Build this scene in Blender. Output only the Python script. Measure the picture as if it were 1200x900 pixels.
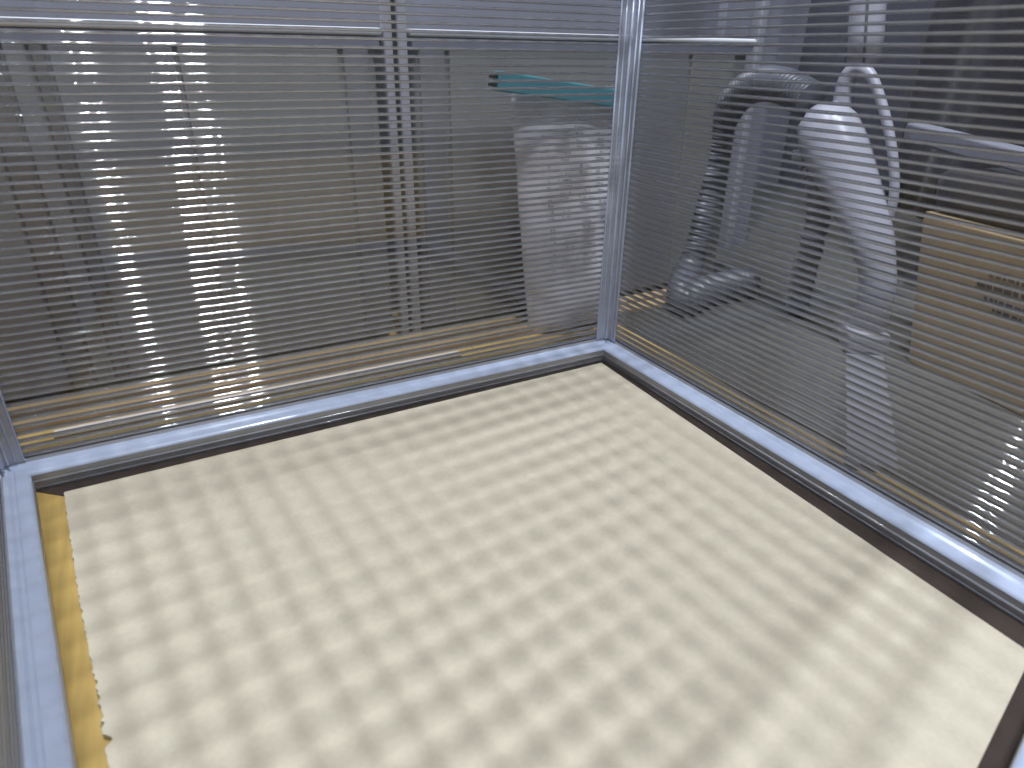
import bpy, bmesh, math, random
from mathutils import Vector, Matrix, noise
random.seed(7)
for o in list(bpy.data.objects): bpy.data.objects.remove(o)
SC = bpy.context.scene
COL = SC.collection
V = Vector

# ------------------------------------------------------------------ camera
CAM = V((-0.4132, -0.5319, 0.280))
RT = V((0.87615, -0.48183, 0.01391)); DN = V((-0.20167, -0.39261, -0.89732)); FW = V((0.43782, 0.78339, -0.44115))
FPX = 793.0
cd = bpy.data.cameras.new('camera'); cam = bpy.data.objects.new('camera', cd); COL.objects.link(cam)
cam.matrix_world = Matrix(((RT.x, -DN.x, -FW.x, CAM.x), (RT.y, -DN.y, -FW.y, CAM.y), (RT.z, -DN.z, -FW.z, CAM.z), (0, 0, 0, 1)))
cd.sensor_width = 36; cd.lens = FPX / 1200 * 36; cd.clip_start = 0.005; cd.clip_end = 50
cd.dof.use_dof = True; cd.dof.focus_distance = 0.58; cd.dof.aperture_fstop = 8.5
SC.camera = cam

# ------------------------------------------------------------------ light
w = bpy.data.worlds.new('World'); SC.world = w; w.use_nodes = True
bg = w.node_tree.nodes['Background']; bg.inputs[0].default_value = (0.78, 0.86, 1.0, 1); bg.inputs[1].default_value = 0.20
def lamp(name, loc, power, size, col):
    l = bpy.data.lights.new(name, 'AREA'); l.shape = 'DISK'; l.size = size; l.energy = power; l.color = col
    o = bpy.data.objects.new(name, l); COL.objects.link(o); o.location = loc
    o.rotation_euler = (V((-0.25, -0.2, 0)) - V(loc)).to_track_quat('-Z', 'Y').to_euler()
lamp('ceiling_lamp', (-0.235, -0.26, 2.3), 37, 0.102, (0.94, 0.96, 1.0))
lamp('ceiling_lamp', (-0.12, -0.80, 2.3), 23, 0.07, (0.84, 0.91, 1.0))
lamp('ceiling_lamp', (-0.465, -1.134, 2.3), 23, 0.07, (0.84, 0.91, 1.0))
lamp('ceiling_lamp', (-0.65, 0.36, 2.3), 16, 0.08, (0.84, 0.91, 1.0))
SC.view_settings.view_transform = 'Standard'; SC.view_settings.look = 'None'
SC.view_settings.exposure = 0.0; SC.view_settings.gamma = 1; SC.view_settings.use_curve_mapping = False
SC.render.engine = 'CYCLES'
cy = SC.cycles
cy.max_bounces = 8; cy.transparent_max_bounces = 40; cy.transmission_bounces = 6; cy.glossy_bounces = 3; cy.diffuse_bounces = 3
cy.use_adaptive_sampling = True; cy.adaptive_threshold = 0.03
cy.sample_clamp_indirect = 6; cy.use_denoising = True; cy.blur_glossy = 0.5

# ------------------------------------------------------------------ pixel -> place (1200x900 photo)
def pray(x, y): return (RT * (x - 600) + DN * (y - 450) + FW * FPX).normalized()
def on_z(x, y, z=0.0): r = pray(x, y); return CAM + r * ((z - CAM.z) / r.z)
def on_y(x, y, Y): r = pray(x, y); return CAM + r * ((Y - CAM.y) / r.y)
def on_x(x, y, X): r = pray(x, y); return CAM + r * ((X - CAM.x) / r.x)

# ------------------------------------------------------------------ materials
def nt(name):
    m = bpy.data.materials.new(name); m.use_nodes = True; t = m.node_tree; t.nodes.clear()
    out = t.nodes.new('ShaderNodeOutputMaterial')
    return m, t, out
def N(t, typ, **k):
    n = t.nodes.new(typ)
    for a, b in k.items():
        if a.startswith('i_'):
            key = a[2:]
            n.inputs[int(key) if key.isdigit() else key.replace('_', ' ')].default_value = b
        else: setattr(n, a, b)
    return n
def solid(name, c, rough=0.5, var=0.12, scale=40, bump=0.0, bscale=200, spec=0.4, stretch=(1, 1, 1), sheen=0):
    m, t, out = nt(name); L = t.links.new
    tc = N(t, 'ShaderNodeTexCoord'); mp = N(t, 'ShaderNodeMapping'); mp.inputs['Scale'].default_value = stretch
    L(tc.outputs['Object'], mp.inputs[0])
    nz = N(t, 'ShaderNodeTexNoise', i_Scale=scale, i_Detail=6.0); L(mp.outputs[0], nz.inputs['Vector'])
    mr = N(t, 'ShaderNodeMapRange'); mr.inputs[1].default_value = 0.3; mr.inputs[2].default_value = 0.7
    mr.inputs[3].default_value = 1 - var; mr.inputs[4].default_value = 1 + var; L(nz.outputs['Fac'], mr.inputs[0])
    mx = N(t, 'ShaderNodeMix', data_type='RGBA', blend_type='MULTIPLY'); mx.inputs[0].default_value = 1
    mx.inputs[6].default_value = (*c, 1); L(mr.outputs[0], mx.inputs[7])
    b = N(t, 'ShaderNodeBsdfPrincipled', i_Roughness=rough); b.inputs['Specular IOR Level'].default_value = spec
    if sheen: b.inputs['Sheen Weight'].default_value = sheen
    L(mx.outputs[2], b.inputs['Base Color'])
    if bump:
        n2 = N(t, 'ShaderNodeTexNoise', i_Scale=bscale, i_Detail=4.0); L(mp.outputs[0], n2.inputs['Vector'])
        bp = N(t, 'ShaderNodeBump', i_Strength=bump, i_Distance=0.002); L(n2.outputs['Fac'], bp.inputs['Height']); L(bp.outputs[0], b.inputs['Normal'])
    L(b.outputs[0], out.inputs[0])
    return m
def facing(t, f0, gain=1.0, power=5.0):
    lw = N(t, 'ShaderNodeLayerWeight', i_Blend=0.5)
    p = N(t, 'ShaderNodeMath', operation='POWER'); t.links.new(lw.outputs['Facing'], p.inputs[0]); p.inputs[1].default_value = power
    a = N(t, 'ShaderNodeMath', operation='MULTIPLY_ADD', use_clamp=True); t.links.new(p.outputs[0], a.inputs[0]); a.inputs[1].default_value = gain; a.inputs[2].default_value = f0
    return a.outputs[0]
def clear(name, tint, haze_col, haze, rough, f0=0.05, gain=0.8, scuff=0.0):
    """thin clear plastic: tinted see-through, a little milk, fresnel gloss"""
    m, t, out = nt(name); L = t.links.new
    tr = N(t, 'ShaderNodeBsdfTransparent'); tr.inputs[0].default_value = (*tint, 1)
    df = N(t, 'ShaderNodeBsdfDiffuse'); df.inputs[0].default_value = (*haze_col, 1)
    tl = N(t, 'ShaderNodeBsdfTranslucent'); tl.inputs[0].default_value = (*haze_col, 1)
    dm = N(t, 'ShaderNodeMixShader'); dm.inputs[0].default_value = 0.35; L(df.outputs[0], dm.inputs[1]); L(tl.outputs[0], dm.inputs[2])
    a = N(t, 'ShaderNodeMixShader'); a.inputs[0].default_value = haze; L(tr.outputs[0], a.inputs[1]); L(dm.outputs[0], a.inputs[2])
    if scuff:
        tc = N(t, 'ShaderNodeTexCoord'); nz = N(t, 'ShaderNodeTexNoise', i_Scale=35.0, i_Detail=8.0); L(tc.outputs['Object'], nz.inputs['Vector'])
        mr = N(t, 'ShaderNodeMapRange'); mr.inputs[1].default_value = 0.35; mr.inputs[2].default_value = 0.75; mr.inputs[3].default_value = haze; mr.inputs[4].default_value = haze + scuff
        L(nz.outputs['Fac'], mr.inputs[0]); L(mr.outputs[0], a.inputs[0])
    gl = N(t, 'ShaderNodeBsdfGlossy', i_Roughness=rough); gl.inputs[0].default_value = (1, 1, 1, 1)
    b = N(t, 'ShaderNodeMixShader'); L(facing(t, f0, gain), b.inputs[0]); L(a.outputs[0], b.inputs[1]); L(gl.outputs[0], b.inputs[2])
    L(b.outputs[0], out.inputs[0])
    return m
M = {}
M['sheet'] = clear('clear_sheet', (0.95, 0.955, 0.96), (0.62, 0.66, 0.76), 0.02, 0.04, 0.035, 0.6, 0.02)
M['rail'] = clear('clear_vinyl_rail', (0.70, 0.68, 0.66), (0.68, 0.66, 0.66), 0.66, 0.09, 0.08, 0.9, 0.10)
M['milky_sheen'] = clear('milky_top_sheen', (0.7, 0.75, 0.9), (0.74, 0.82, 0.99), 0.80, 0.12, 0.08, 0.9, 0.15)
M['post'] = clear('clear_vinyl_post', (0.84, 0.85, 0.89), (0.72, 0.74, 0.82), 0.5, 0.12, 0.06, 0.9, 0.08)
def rib_mat():
    m, t, out = nt('clear_rib'); L = t.links.new
    g = N(t, 'ShaderNodeBsdfGlass', i_Roughness=0.03, i_IOR=1.35); g.inputs[0].default_value = (0.93, 0.94, 0.96, 1)
    tr = N(t, 'ShaderNodeBsdfTransparent'); tr.inputs[0].default_value = (0.9, 0.9, 0.93, 1)
    df = N(t, 'ShaderNodeBsdfDiffuse'); df.inputs[0].default_value = (0.50, 0.52, 0.60, 1)
    a = N(t, 'ShaderNodeMixShader'); a.inputs[0].default_value = 0.50; L(g.outputs[0], a.inputs[1]); L(tr.outputs[0], a.inputs[2])
    b = N(t, 'ShaderNodeMixShader'); b.inputs[0].default_value = 0.26; L(a.outputs[0], b.inputs[1]); L(df.outputs[0], b.inputs[2])
    gl = N(t, 'ShaderNodeBsdfGlossy', i_Roughness=0.035)
    c = N(t, 'ShaderNodeMixShader'); c.inputs[0].default_value = 0.45; L(b.outputs[0], c.inputs[1]); L(gl.outputs[0], c.inputs[2])
    L(c.outputs[0], out.inputs[0]); return m
M['rib'] = rib_mat()
M['foot_strip'] = solid('dark_foot_strip', (0.055, 0.042, 0.036), 0.3, 0.15)
M['wood'] = solid('wood_floor', (0.50, 0.34, 0.11), 0.38, 0.13, 14, 0.05, 60, 0.5, (14, 1, 14))
M['sill'] = solid('sill_wood', (0.42, 0.30, 0.16), 0.5, 0.2, 12, 0.08, 60, 0.4, (1, 16, 16))
M['dark'] = solid('dark_gap', (0.02, 0.016, 0.014), 0.7)
M['strip'] = solid('white_strip', (0.72, 0.68, 0.68), 0.35, 0.06)
M['board'] = solid('cream_board', (0.58, 0.525, 0.415), 0.85, 0.035, 320, 0.2, 1100, 0.15)
M['mesh'] = solid('dapple_white', (0.75, 0.75, 0.74), 0.5, 0.04)
M['bin'] = solid('bin_grey', (0.215, 0.21, 0.197), 0.45, 0.06, 25, 0.05, 150)
M['bin_dark'] = solid('bin_dark_grey', (0.188, 0.186, 0.190), 0.45, 0.06, 25)
M['bin_groove'] = solid('bin_groove', (0.14, 0.128, 0.12), 0.6)
M['lid'] = solid('bin_lid_white', (0.74, 0.75, 0.80), 0.3, 0.03)
M['post_grey'] = solid('post_grey', (0.34, 0.34, 0.38), 0.4, 0.05)
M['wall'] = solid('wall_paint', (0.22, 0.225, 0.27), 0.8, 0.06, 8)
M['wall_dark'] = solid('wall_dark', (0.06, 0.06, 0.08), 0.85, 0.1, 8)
M['trim'] = solid('trim_grey', (0.22, 0.225, 0.27), 0.5, 0.05)
M['bag'] = solid('bag_paper', (0.72, 0.70, 0.74), 0.42, 0.06, 30, 0.2, 70)
M['ink'] = solid('print_ink', (0.30, 0.29, 0.32), 0.6)
M['card_ink'] = solid('card_ink', (0.045, 0.04, 0.04), 0.7)
M['teal'] = solid('clip_teal', (0.07, 0.29, 0.35), 0.35, 0.06)
M['black'] = solid('black_plastic', (0.015, 0.015, 0.02), 0.5)
M['vac'] = solid('vacuum_white', (0.36, 0.36, 0.42), 0.3, 0.04)
M['hose'] = solid('hose_grey', (0.10, 0.104, 0.125), 0.35, 0.06)
M['cloth1'] = solid('cloth_black', (0.020, 0.018, 0.024), 0.9, 0.25, 30, 0.3, 500, 0.2, sheen=0.2)
M['cloth2'] = solid('cloth_navy', (0.022, 0.026, 0.075), 0.9, 0.25, 30, 0.3, 500, 0.2, sheen=0.2)
M['card'] = solid('cardboard', (0.29, 0.215, 0.13), 0.8, 0.08, 30, 0.05, 300, 0.2)
M['layer'] = solid('floor_layer', (0.09, 0.088, 0.08), 0.9, 0.15, 60, 0.3, 600, 0.15)
M['strap'] = solid('strap', (0.26, 0.26, 0.29), 0.6, 0.08)

M['strip_flat'] = solid('strip_flat', (0.17, 0.17, 0.195), 0.7, 0.12)
# ------------------------------------------------------------------ builders
def mesh(name, vs, fs, m, smooth=False):
    me = bpy.data.meshes.new(name); me.from_pydata([tuple(v) for v in vs], [], fs); me.update()
    bm = bmesh.new(); bm.from_mesh(me); bmesh.ops.recalc_face_normals(bm, faces=bm.faces); bm.to_mesh(me); bm.free()
    if smooth: me.polygons.foreach_set('use_smooth', [True] * len(me.polygons))
    if m: me.materials.append(m)
    return me
def link(name, me, parent=None, loc=(0, 0, 0)):
    o = bpy.data.objects.new(name, me); COL.objects.link(o); o.location = loc
    if parent: o.parent = parent
    return o
def tag(o, label, cat, group=None, kind=None):
    o['label'] = label; o['category'] = cat
    if group: o['group'] = group
    if kind: o['kind'] = kind
    return o
def struct(o): o['kind'] = 'structure'; return o
class T:                                     # a thing: Empty at its base, parts given in world coordinates
    def __init__(s, name, base, label, cat, group=None):
        s.b = V(base); s.e = link(name, None, None, base); tag(s.e, label, cat, group)
    def part(s, name, vf, m, parent=None, smooth=False):
        vs, fs = vf
        return link(name, mesh(name, [V(v) - s.b for v in vs], fs, m, smooth), parent or s.e)
def single(name, base, vf, m, label, cat, group=None, smooth=False):
    b = V(base); o = link(name, mesh(name, [V(v) - b for v in vf[0]], vf[1], m, smooth), None, base); return tag(o, label, cat, group)
def prism(poly, z0, z1):
    n = len(poly)
    vs = [(p[0], p[1], z0) for p in poly] + [(p[0], p[1], z1) for p in poly]
    fs = [tuple(range(n))[::-1], tuple(range(n, 2 * n))] + [(i, (i + 1) % n, n + (i + 1) % n, n + i) for i in range(n)]
    return vs, fs
def bevel_vf(vf, w, seg=2):
    bm = bmesh.new(); vv = [bm.verts.new(v) for v in vf[0]]
    for f in vf[1]: bm.faces.new([vv[i] for i in f])
    bmesh.ops.recalc_face_normals(bm, faces=bm.faces)
    bmesh.ops.bevel(bm, geom=bm.edges[:], offset=w, segments=seg, affect='EDGES', profile=0.5)
    bm.verts.index_update(); r = ([v.co.copy() for v in bm.verts], [tuple(v.index for v in f.verts) for f in bm.faces]); bm.free(); return r
def box(x0, x1, y0, y1, z0, z1, w=0.0, seg=2):
    vf = prism([(x0, y0), (x1, y0), (x1, y1), (x0, y1)], z0, z1)
    return bevel_vf(vf, w, seg) if w else vf
def sweep(path, rad, sides=12, flat=1.0, caps=True):
    """tube along path; rad number or list; flat squashes the second axis"""
    n = len(path); P = [V(p) for p in path]; vs = []; fs = []
    rad = rad if isinstance(rad, (list, tuple)) else [rad] * n
    ref = V((0.31, 0.2, 0.93)).normalized()
    for i in range(n):
        t = (P[min(i + 1, n - 1)] - P[max(i - 1, 0)]).normalized()
        a = ref - t * ref.dot(t); a.normalize(); ref = a; b = t.cross(a)
        for k in range(sides):
            q = 2 * math.pi * k / sides
            vs.append(P[i] + a * (math.cos(q) * rad[i]) + b * (math.sin(q) * rad[i] * flat))
    for i in range(n - 1):
        for k in range(sides):
            fs.append((i * sides + k, i * sides + (k + 1) % sides, (i + 1) * sides + (k + 1) % sides, (i + 1) * sides + k))
    if caps: fs += [tuple(range(sides))[::-1], tuple(range((n - 1) * sides, n * sides))]
    return vs, fs
def smooth_path(pts, n):
    P = [V(p) for p in pts]; P = [P[0] * 2 - P[1]] + P + [P[-1] * 2 - P[-2]]; out = []; m = len(P) - 3
    for i in range(n + 1):
        u = i / n * m; k = min(int(u), m - 1); f = u - k; a, b, c, d = P[k:k + 4]
        out.append(0.5 * ((2 * b) + (c - a) * f + (2 * a - 5 * b + 4 * c - d) * f * f + (3 * b - a - 3 * c + d) * f ** 3))
    return out
def lerp(a, b, t): return a + (b - a) * t
def join(*vfs):
    vs, fs = [], []
    for v, f in vfs:
        o = len(vs); vs += list(v); fs += [tuple(i + o for i in q) for q in f]
    return vs, fs

# ================================================================== setting: floor, walls
fl = link('floor', mesh('floor', *prism([(-1.6, -1.6), (1.4, -1.6), (1.4, 1.2), (-1.6, 1.2)], -0.03, -0.0022), M['sill'])); struct(fl)
pw = 0.105
plank = mesh('plank', *box(0, pw - 0.0008, -1.5, 0.60, -0.002, 0, 0.0004, 1), M['wood'])
x = -1.6
while x < 1.2:
    link('plank', plank, fl, (x, random.uniform(-.04, 0), 0)); x += pw
back = struct(link('wall_back', mesh('wall_back', *prism([(-1.6, 0.62), (1.4, 0.62), (1.4, 0.66), (-1.6, 0.66)], -0.0019, 1.6), M['wall'])))
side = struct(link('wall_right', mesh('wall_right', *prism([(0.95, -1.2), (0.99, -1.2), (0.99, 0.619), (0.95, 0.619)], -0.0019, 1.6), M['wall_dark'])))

# ================================================================== the clear box
BL, BR, FR, FL = [V((x, y, 0)) for x, y in ((-.5305, -.0165), (-.0135, -.0160), (-.0145, -.460), (-.464, -.572))]
Q = [BL, BR, FR, FL]
QC = sum(Q, V()) / 4
def edge_in(i):                              # unit direction and inward normal of side i
    a, b = Q[i], Q[(i + 1) % 4]; d = (b - a).normalized(); n = V((-d.y, d.x, 0))
    if n.dot(QC - a) < 0: n = -n
    return a, d, n
def corner(i, off):                          # corner i of the outline moved inward by off
    a0, d0, n0 = edge_in((i - 1) % 4); a1, d1, n1 = edge_in(i)
    p, q = a0 + n0 * off, a1 + n1 * off
    den = d0.x * d1.y - d0.y * d1.x; t = ((q.x - p.x) * d1.y - (q.y - p.y) * d1.x) / den
    return p + d0 * t
HB = 0.40
bx = T('clear_plastic_box', (-.26, -.27, 0), 'clear fluted plastic box with see-through walls and shiny clear edge rails', 'plastic box')
def prof_rail(i, prof, cut=0.0):
    n = len(prof); vs = []
    for j in (i, (i + 1) % 4):
        for o, z in prof:
            c = corner(j, o); vs.append((c.x, c.y, z))
    fs = [tuple(range(n)), tuple(range(n, 2 * n))[::-1]] + [(k, (k + 1) % n, n + (k + 1) % n, n + k) for k in range(n)]
    return vs, fs
def arc(cx, cz, r, a0, a1, n): return [(cx + r * math.cos(math.radians(lerp(a0, a1, k / n))), cz + r * math.sin(math.radians(lerp(a0, a1, k / n)))) for k in range(n + 1)]
RP = [(-.0065, .0006), (.0155, .0006), (.0163, .006)] + arc(.0138, .0128, .0024, 8, 82, 4) + [(.0080, .0149), (.0070, .0141), (.0052, .0141), (.0035, .0156), (.0012, .0164), (.0008, .0192), (0.0003, .0192), (0.0003, .0040), (-.0046, .0040), (-.0046, .0185), (-.0065, .0185)]
CP = [(.0006, .0193), (.0010, .0168), (.0036, .0159), (.0053, .0146), (.0069, .0146), (.0080, .0153)] + arc(.0138, .0128, .0029, 85, 12, 5) + [(.0160, .0124)] + arc(.0138, .0128, .0025, 14, 84, 4) + [(.0080, .0150), (.0070, .0142), (.0052, .0142), (.0035, .0157), (.0007, .0165)]
for i in range(4):
    rl = bx.part('bottom_rail', prof_rail(i, RP), M['rail'])
    for o_, z_, r_ in ((.0160, .0078, .0010), (.0158, .0028, .0007)):
        ca_, cb_ = corner(i, o_), corner((i + 1) % 4, o_)
        bx.part('rail_bead', sweep([ca_ + V((0, 0, z_)), cb_ + V((0, 0, z_))], r_, 8), M['post'], rl, True)
    bx.part('rail_top_sheen', prof_rail(i, CP), M['milky_sheen'], rl)  # milky lip; its pale blue colour also holds the highlight along the rail top
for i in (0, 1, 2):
    bx.part('dark_foot_strip', prof_rail(i, [(.0160, .0002), (.0380, .0002), (.0380, .0006), (.0160, .0007)]), M['foot_strip'])  # thin dark brown strip laid flat along the rail foot
TP = [(-.0062, HB - .012), (-.0048, HB - .012), (-.0048, HB + .0012), (0.0006, HB + .0012), (0.0006, HB - .012), (.0020, HB - .012), (.0020, HB + .003), (-.0062, HB + .003)]
for i in (0, 1, 3): bx.part('top_rail', prof_rail(i, TP), M['post'])
# corner posts: clear angle with a rounded inner face
def post(i, leg, th):
    a0, d0, n0 = edge_in((i - 1) % 4); a1, d1, n1 = edge_in(i); c = corner(i, 0.0007)
    u, v = -d0, d1                            # along the two walls, away from the corner
    f = leg * 0.52; pts = [c, c + u * leg]
    pts += [c + u * leg + v * th, c + u * (f + .003) + v * th]
    for k in range(1, 6):
        t = k / 6; pts.append(lerp(c + u * f + v * th, c + v * f + u * th, t) + (u + v) * (-.0012 * math.sin(math.pi * t)))
    pts += [c + v * (f + .003) + u * th, c + v * leg + u * th, c + v * leg]
    return prism([(p.x, p.y) for p in pts], 0.0195, HB - 0.013)
for i in range(4):
    po = bx.part('corner_post', post(i, .014, .0016), M['post'])
    a0, d0, n0 = edge_in((i - 1) % 4); a1, d1, n1 = edge_in(i); c = corner(i, 0.0009); u, v = -d0, d1
    for q, rr in ((c + u * .0138 + v * .0012, .0008), (c + v * .0138 + u * .0012, .0008), (c + (u + v) * .0046, .0009), (c + u * .0088 + v * .0018, .0006), (c + v * .0088 + u * .0018, .0006)):
        bx.part('post_bead', sweep([q + V((0, 0, .0198)), q + V((0, 0, HB - .014))], rr, 8), M['milky_sheen'], po, True)
# fluted twin-wall panels
PITCH = 0.00552; NR = int((HB - .024) / PITCH)
for i in (0, 1, 3):
    a, d, n = edge_in(i); b = Q[(i + 1) % 4]
    A, B = a + d * .003, b - d * .003
    def sheet(off):
        p, q = A + n * off, B + n * off
        return [(p.x, p.y, .005), (q.x, q.y, .005), (q.x, q.y, HB - .001), (p.x, p.y, HB - .001)], [(0, 1, 2, 3)]
    panel = bx.part('wall_panel', join(sheet(0.0), sheet(-.0042)), M['sheet'])
    ribs = []
    for kk in range(5):
        SEG, SD = 18, 10; vs = []; fs = []
        for s in range(SEG + 1):
            c = lerp(A, B, s / SEG) - n * .00145 - bx.b
            dz = 0.00003 * noise.noise(V((s * .35 + kk * 9.1, kk * 3.3 + i, 0)))
            th = 0.00115 * (1 + .02 * noise.noise(V((s * .5, kk * 5.7, i * 2.0))))
            for k in range(SD):
                q = 2 * math.pi * k / SD
                p = c + n * (.0026 * math.cos(q)); vs.append((p.x, p.y, p.z + dz + th * math.sin(q)))
        for s in range(SEG):
            for k in range(SD):
                fs.append((s * SD + k, s * SD + (k + 1) % SD, (s + 1) * SD + (k + 1) % SD, (s + 1) * SD + k))
        fs += [tuple(range(SD)), tuple(range(SEG * SD, SEG * SD + SD))]
        ribs.append(mesh('rib', vs, fs, M['rib'], True))
    for k in range(NR):
        link('rib', ribs[random.randrange(5)], panel, (0, 0, .0215 + k * PITCH + random.uniform(-.00012, .00012)))

# unseen grid added over the walls, above the picture: its bars throw the dappled light on the board
ld = T('dapple_grid', (-.26, -.27, HB), 'unseen white square grid added over the clear box to dapple the light', 'added dapple grid')
zt = HB + .0032
def bar(p, q, wd, z0, z1):
    d = (q - p).normalized(); s = V((-d.y, d.x, 0)) * wd / 2
    return prism([((p - s).x, (p - s).y), ((q - s).x, (q - s).y), ((q + s).x, (q + s).y), ((p + s).x, (p + s).y)], z0, z1)
NX, NY = 27, 26
BW = 0.0046
for k in range(1, NX):
    t = k / NX; ld.part('dapple_bar', bar(lerp(BL, BR, t), lerp(FL, FR, t), BW, zt, zt + .0016), M['mesh'])
for k in range(1, NY):
    t = k / NY; ld.part('dapple_bar', bar(lerp(BL, FL, t), lerp(BR, FR, t), BW, zt + .0017, zt + .0033), M['mesh'])
for i in range(4):
    ld.part('dapple_frame', prof_rail(i, [(-.0062, zt - .0001), (.006, zt - .0001), (.006, zt + .0042), (-.0062, zt + .0042)]), M['mesh'])

# ================================================================== the board on the floor
def board():
    c1, c2, c3, c4 = V((-.4946, -.0475, 0)), V((-.0365, -.0395, 0)), V((-.0515, -.4420, 0)), V((-.4400, -.5390, 0))
    pts = [c1]
    pts += [lerp(c1, c2, k / 60) + V((0, .00025 * noise.noise(V((k * .6, 0, 0))), 0)) for k in range(1, 60)]
    pts += [c2] + [lerp(c2, c3, k / 50) + V((.0003 * noise.noise(V((k * .5, 5, 0))), 0, 0)) for k in range(1, 50)] + [c3]
    pts += [lerp(c3, c4, k / 40) for k in range(1, 40)] + [c4]
    n = 260; L = [V((-.4705, -.2871, 0)), V((-.4728, -.2577, 0)), V((-.4835, -.1662, 0)), V((-.4946, -.0475, 0))]
    path = smooth_path([c4] + L, n)
    for k in range(1, n):
        p = path[k]; s = k / n
        amp = .0004 + .0011 * max(0, 1 - abs(s - .55) / .45)
        j = amp * (noise.noise(V((k * .35, 2, 0))) + .6 * noise.noise(V((k * 1.1, 7, 0))))
        if abs(p.y + .272) < .004: j += .0035 * (1 - abs(p.y + .272) / .004)
        pts.append(p + V((j, 0, 0)))
    return pts
bp = [(p.x, p.y) for p in board()]
single('board_sheet', (-.27, -.26, 0), prism(bp, .0008, .0034), M['board'], 'flat cream board with torn left edge lying inside the clear box', 'board')

# ================================================================== behind the back wall
# wooden threshold and white strip on the floor
th = T('wood_threshold', (-.2, .085, 0), 'long brown wooden threshold on the floor in front of the grey bins', 'threshold')
th.part('front_strip', box(-1.2, .262, .066, .084, .0004, .007, .002), M['sill'])
th.part('groove', box(-1.2, .262, .0842, .0905, .0004, .003), M['dark'])
th.part('rear_strip', box(-1.2, .262, .0907, .106, .0004, .008, .002), M['sill'])
single('floor_strip', (-.33, .047, 0), box(-.505, -.150, .044, .055, .0004, .003, .001), M['strip'], 'thin white flat strip on the wood floor behind the box', 'strip')
def storage_bin(x0, x1, y0, dep, label, panels):
    t = T('storage_bin', ((x0 + x1) / 2, y0 + dep / 2, 0), label, 'storage bin', 'grey bins behind the box')
    t.part('body', box(x0 + .004, x1 - .004, y0 + .004, y0 + dep, .0085, .288, .006, 3), M['bin'], smooth=False)
    l = t.part('lid', box(x0 - .001, x1 + .001, y0 - .003, y0 + dep + .004,   .2908, .2968, .0028, 3), M['lid'])
    t.part('lid_lip', box(x0 + .0015, x1 - .0015, y0 - .0005, y0 + dep, .2805, .2906, .002, 2), M['trim'], l)
    for (a, b, m) in panels:
        t.part('front_panel', box(a, b, y0 + .0005, y0 + .0038, .014, .2802, .0012, 1), M[m])
    return t
storage_bin(-.66, -.193, .107, .30, 'grey storage bin with white lid rim, wide one left of the divider post', [(-.640, -.492, 'bin_dark'), (-.490, -.474, 'bin_groove'), (-.472, -.458, 'bin_dark'), (-.456, -.447, 'bin_groove'), (-.445, -.362, 'bin_dark'), (-.359, -.232, 'bin'), (-.228, -.205, 'bin_dark')])
storage_bin(-.166, .262, .107, .30, 'grey storage bin with white lid rim, behind the printed bag', [(-.158, -.132, 'bin_dark'), (-.128, .09, 'bin'), (.094, .165, 'bin_dark'), (.17, .235, 'bin')])
pt = T('divider_post', (-.1795, .112, 0), 'grey upright divider post with dark centre groove between the two bins', 'post')
pt.part('post_side', box(-.1905, -.1822, .1065, .116, .0085, .62, .002), M['post_grey'])
pt.part('post_side', box(-.1778, -.1685, .1065, .116, .0085, .62, .002), M['post_grey'])
pt.part('groove', box(-.1821, -.1779, .110, .115, .0085, .62), M['dark'])
# printed bag with its clip
bg_t = T('printed_bag', (-.01, .07, 0), 'crumpled white printed bag closed with a teal clip beside the corner', 'bag')
def bag_pt(s, t, side):                        # s -1..1 across, t 0..1 up, side -1 front, 1 back
    hw = lerp(.060, .068, min(1, t * 1.3)) ; cx = lerp(.004, -.006, t)
    thick = lerp(.026, .002, t ** 1.4) * (max(0.0, 1 - abs(s) ** 3)) ** .7
    yc = lerp(.072, .084, t)
    x = cx + s * hw + .004 * noise.noise(V((t * 5, s * 2, 3)))
    cr = .006 * noise.noise(V((x * 38, t * 6.5, 1.7))) + .0025 * noise.noise(V((x * 80 + t * 9, t * 16, 4.1)))
    cr *= (1 - .55 * t) * (.4 + .6 * (1 - abs(s)))
    return V((x, yc + side * thick + (cr if side < 0 else -cr * .2),   .0085 + t * (.2435 - .125 * (x + .018) - .0085) - .006 * abs(s) * (1 - t)))
SN, TN = 30, 36
vs = []; fs = []
for side in (-1, 1):
    for j in range(TN + 1):
        for i in range(SN + 1): vs.append(bag_pt(-1 + 2 * i / SN, j / TN, side) + V((0, .0004 * side, 0)))
K = (SN + 1) * (TN + 1)
for o in (0, K):
    for j in range(TN):
        for i in range(SN): fs.append((o + j * (SN + 1) + i, o + j * (SN + 1) + i + 1, o + (j + 1) * (SN + 1) + i + 1, o + (j + 1) * (SN + 1) + i))
ring = [i for i in range(SN + 1)] + [(j) * (SN + 1) + SN for j in range(1, TN + 1)] + [TN * (SN + 1) + i for i in range(SN - 1, -1, -1)] + [j * (SN + 1) for j in range(TN - 1, 0, -1)]
for a, b in zip(ring, ring[1:] + ring[:1]): fs.append((a, b, b + K, a + K))
bag_o = bg_t.part('bag_body', (vs, fs), M['bag'], smooth=True)
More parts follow.
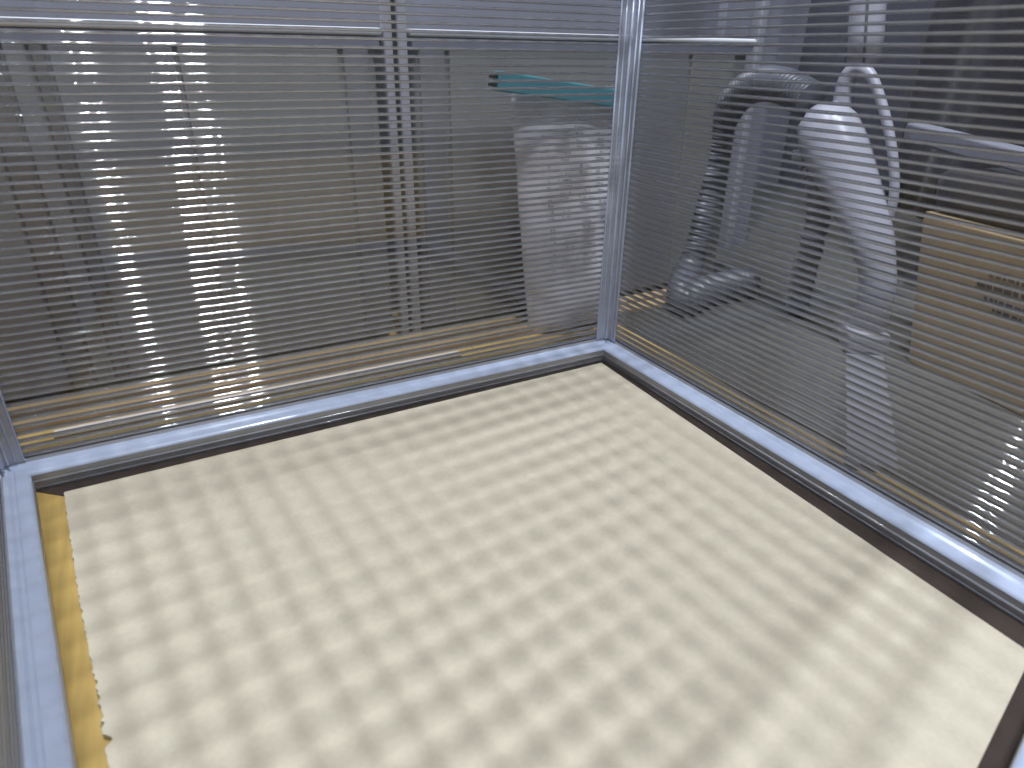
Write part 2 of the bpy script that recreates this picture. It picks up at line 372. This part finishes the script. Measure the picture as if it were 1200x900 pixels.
def marks():
    r = random.Random(5); out = []
    for (s0, cols) in ((-.62, 1), (-.40, 3), (-.02, 3), (.34, 2), (.62, 3)):
        tt = .93
        while tt > .28:
            tt -= r.uniform(.022, .03)
            if r.random() < .18: continue
            s = s0
            for c in range(cols * 2):
                wd = r.uniform(.012, .032); s += r.uniform(.012, .03)
                if r.random() < .8:
                    hh = r.uniform(.004, .008); q = []
                    for (ds, dt) in ((0, 0), (wd, 0), (wd, hh), (0, hh)): q.append(bag_pt(s + ds, tt + dt, -1) + V((0, -.0011, 0)))
                    out.append((q + [p + V((0, .0004, 0)) for p in q], [(0, 1, 2, 3), (7, 6, 5, 4), (0, 4, 5, 1), (1, 5, 6, 2), (2, 6, 7, 3), (3, 7, 4, 0)]))
                s += wd
    return join(*out)
pr = bg_t.part('print_marks', marks(), M['ink'], bag_o); pr['kind'] = 'stuff'
ca, cb = V((-.098, .072, .2555)), V((.062, .074, .2355))
dx = (cb - ca).normalized(); up = V((0, 0, 1)) - dx * dx.z; up.normalize(); fy = dx.cross(up)
def obox(c, ex, ey, ez, a, b, d, w=.001):
    vs = [c + ex * (sx * a) + ey * (sy * b) + ez * (sz * d) for sz in (-1, 1) for (sx, sy) in ((-1, -1), (1, -1), (1, 1), (-1, 1))]
    vf = (vs, [(3, 2, 1, 0), (4, 5, 6, 7), (0, 1, 5, 4), (1, 2, 6, 5), (2, 3, 7, 6), (3, 0, 4, 7)])
    return bevel_vf(vf, w) if w else vf
cl = T('bag_clip', (-.018, .072, .245), 'long teal plastic clip across the top of the printed bag', 'clip')
for sg in (-1, 1):
    cl.part('clip_jaw', obox((ca + cb) / 2 + fy * (.0038 * sg), dx, fy, up, (cb - ca).length / 2, .0026, .0085, .0012), M['teal'])
for zz in (-.0035, .0035): cl.part('clip_hinge', obox(ca - dx * .0026 + up * zz, dx, fy, up, .0022, .005, .0016, .0005), M['black'])
cl.part('raised_mark', obox(lerp(ca, cb, .78) - fy * .0068, dx, fy, up, .008, .0004, .005, .0002), M['trim'])

# ================================================================== beyond the right wall
single('floor_layer', (.3, -.2, 0), prism([(.030, -.60), (.949, -.60), (.949, .61), (.2635, .61), (.2635, .062), (.050, .062)], .0006, .004), M['layer'], 'grey floor mat lying to the right of the clear box', 'layer')  # even grey layer laid over the planks on this side
gz = .0045
# grey door trim and a black panel standing for the shaded gap beside the bins
tr = T('door_casing', (.40, .23, 0), 'pale grey upright door casing standing beyond the grey bin', 'door casing')
tr.part('casing_board', box(.335, .385, .235, .25, .0008, 1.2, .002), M['trim'])
tr.part('casing_board', box(.392, .405, .225, .25, .0008, 1.2, .002), M['post_grey'])
tr.part('casing_board', box(.412, .445, .235, .25, .0008, 1.2, .002), M['trim'])
single('gap_shade_panel', (.30, .20, 0), box(.275, .334, .20, .22, .0008, .285, .002), M['black'], 'narrow black upright panel for the shade in the gap between the grey bin and the door casing', 'panel')
# vacuum cleaner
vc = T('vacuum_cleaner', (.22, -.05, 0), 'white upright vacuum cleaner with looped handle and grey corrugated hose', 'vacuum cleaner')
def X(x, y, d): return on_x(x, y, d)
body = smooth_path([X(955, 128, .215), X(975, 165, .215), X(1000, 225, .215), X(1022, 285, .215), X(1028, 340, .22), on_z(1012, 392, gz + .016)], 40)
rads = [lerp(.020, .030, min(1, k / 6)) if k < 10 else lerp(.030, .017, min(1, (k - 10) / 18)) for k in range(41)]
rads[0] = .010; rads[1] = .016
b0 = vc.part('body', sweep(body, rads, 20, .8), M['vac'], smooth=True)
vc.part('latch', obox(X(937, 182, .205), V((0, 1, 0)), V((1, 0, 0)), V((0, 0, 1)), .007, .004, .005, .0015), M['strap'], b0)
loop = smooth_path([X(985, 175, .225), X(988, 110, .225), X(1000, 82, .225), X(1020, 88, .225), X(1036, 130, .225), X(1046, 180, .225), X(1048, 225, .225), X(1040, 262, .225)], 44)
vc.part('handle', sweep(loop, [lerp(.010, .0045, min(1, k / 22)) for k in range(45)], 12), M['vac'], smooth=True)
wand_b, wand_t = X(1012, 76, .235), X(1026, -160, .235)
vc.part('wand', sweep([lerp(wand_b, wand_t, k / 6) for k in range(7)], .0165, 20), M['vac'], smooth=True)
for sg in (-1, 1):
    off = V((-.012, .009 * sg, 0)); vc.part('wand_seam', sweep([lerp(wand_b, wand_t, k / 6) + off for k in range(7)], .0022, 6), M['hose'], smooth=True)
hp = smooth_path([X(950, 118, .215), X(915, 100, .22), X(880, 102, .225), X(852, 130, .23), X(836, 175, .23), X(824, 240, .22), X(808, 310, .20), on_z(800, 350, gz + .018), on_z(835, 338, gz + .018), on_z(880, 330, gz + .018)], 520)
vc.part('hose', sweep(hp, [.0175 + .0013 * math.sin(k * 2 * math.pi / 6) for k in range(521)], 14), M['hose'], smooth=True)
h2 = smooth_path([X(952, 190, .235), X(960, 225, .235), X(955, 270, .235), X(945, 310, .235), on_z(935, 356, gz + .012)], 200)
vc.part('lower_hose', sweep(h2, [.0125 + .0014 * math.sin(k * 2 * math.pi / 9) for k in range(201)], 14), M['strap'], smooth=True)
vc.part('floor_foot', obox(on_z(1008, 392, gz + .0125), V((.6, .8, 0)), V((.8, -.6, 0)), V((0, 0, 1)), .030, .020, .012, .005), M['strap'])
# pale strip on the mat
s0, s1 = on_z(1012, 405, gz), on_z(1022, 548, gz)
sp = [lerp(s0, s1, k / 14) for k in range(15)]; sd = V((.76, .65, 0))
vs = []; fs = []
for k, p in enumerate(sp):
    wdt = .018 + .001 * noise.noise(V((k * .7, 0, 0))); h = .0014 + .002 * abs(noise.noise(V((k * .5, 3, 0))))
    for (a, z) in ((-1, 0), (1, 0), (1, h), (0, h + .001), (-1, h)): vs.append(p + V((sd.x * a * wdt, -sd.y * a * wdt * 1.0, z)))
for k in range(14):
    for j in range(5): fs.append((k * 5 + j, k * 5 + (j + 1) % 5, (k + 1) * 5 + (j + 1) % 5, (k + 1) * 5 + j))
fs += [(0, 1, 2, 3, 4), (70, 71, 72, 73, 74)]
single('flat_strip', s0, (vs, fs), M['strip_flat'], 'grey flat strip lying on the grey mat below the vacuum', 'strap')
# cardboard box with print
c0, c1 = V((.241, -.180, 0)), V((.205, -.380, 0))
dd = (c1 - c0).normalized(); oo = V((-dd.y, dd.x, 0)); oo = oo if oo.x > 0 else -oo
cb_t = T('cardboard_box', (.33, -.30, 0), 'brown cardboard box with faint dark print standing on the grey mat', 'cardboard box')
q = [c0, c1, c1 + oo * .16, c0 + oo * .16]
def lean(vf): return [V((v[0], v[1] + .18 * (v[2] - gz), v[2])) for v in vf[0]], vf[1]   # the slumped carton leans a little
cbo = cb_t.part('carton', lean(bevel_vf(prism([(p.x, p.y) for p in q], gz, .146), .0015)), M['card'])
for a, b in ((0.002, .0795), (.0805, .158)):
    q = [c0 + oo * a + dd * .001, c1 + oo * a - dd * .001, c1 + oo * b - dd * .001, c0 + oo * b + dd * .001]
    cb_t.part('flap', lean(prism([(p.x, p.y) for p in q], .1465, .1495)), M['card'])
r = random.Random(11); out = []
ln = (c1 - c0).length
for row, (z, s0_, s1_, h) in enumerate(((.112, .108, .185, .004), (.103, .098, .19, .0075), (.091, .106, .188, .004), (.083, .115, .178, .003))):
    s = s0_ - .034
    while s < s1_ - .02:
        wd = r.uniform(.002, .006) if row != 1 else r.uniform(.004, .008)
        p = c0 + dd * s - oo * .0005
        hh = h * r.uniform(.7, 1)
        out.append(obox(p + dd * wd / 2 + V((0, 0, z)), dd, oo, V((0, 0, 1)), wd / 2, .0002, hh / 2, 0)); s += wd + r.uniform(.0012, .003)
pm = cb_t.part('print_marks', lean(join(*out)), M['card_ink'], cbo); pm['kind'] = 'stuff'
q = [c0 + oo * .004 + dd * .002, c1 + oo * .004 - dd * .002, c1 + oo * .157 - dd * .002, c0 + oo * .157 + dd * .002]
single('folded_cloth', (.33, -.30, .15), lean(bevel_vf(prism([(p.x, p.y) for p in q], .1497, .188), .012, 3)), M['cloth1'], 'black folded cloth lying on top of the cardboard box', 'cloth')
# grey shelf bar
single('grey_bar', (.27, -.2, .2), obox((V((.30, -.09, .212)) + V((.235, -.30, .196))) / 2, (V((.235, -.30, .196)) - V((.30, -.09, .212))).normalized(), V((.955, -.295, 0)), V((0, 0, 1)), .115, .010, .0085, .002), M['trim'], 'grey flat bar lying level above the cardboard box', 'bar')
# dark hanging clothes
def garment(x0, ya, yb, z0, z1, seed, m, label):
    n, k = 40, 16; F = []; 
    for side in (0, 1):
        for j in range(k + 1):
            for i in range(n + 1):
                u, v = i / n, j / k; f = .020 * math.sin(u * 8 + seed + 1.6 * noise.noise(V((u * 3, v * 2, seed)))) * (1 - .4 * v) + .012 * noise.noise(V((u * 7, v * 4, seed + 4)))
                F.append(V((x0 + f + side * .006, lerp(ya, yb, u), lerp(z0 + .012 * noise.noise(V((u * 4, 0, seed))), z1, v))))
    K = (n + 1) * (k + 1); fs = []
    for o in (0, K):
        for j in range(k):
            for i in range(n): a = o + j * (n + 1) + i; fs.append((a, a + 1, a + n + 2, a + n + 1))
    ring = list(range(n + 1)) + [j * (n + 1) + n for j in range(1, k + 1)] + [k * (n + 1) + i for i in range(n - 1, -1, -1)] + [j * (n + 1) for j in range(k - 1, 0, -1)]
    for a, b in zip(ring, ring[1:] + ring[:1]): fs.append((a, b, b + K, a + K))
    single('hanging_garment', (x0, (ya + yb) / 2, z0), (F, fs), M[m], label, 'garment', 'dark clothes beyond the box', True)
garment(.47, .045, -.16, .10, .95, 1.0, 'cloth1', 'black hanging garment right behind the vacuum handle')
garment(.445, -.14, -.52, .09, .95, 3.0, 'cloth2', 'dark navy hanging garment above the cardboard box')
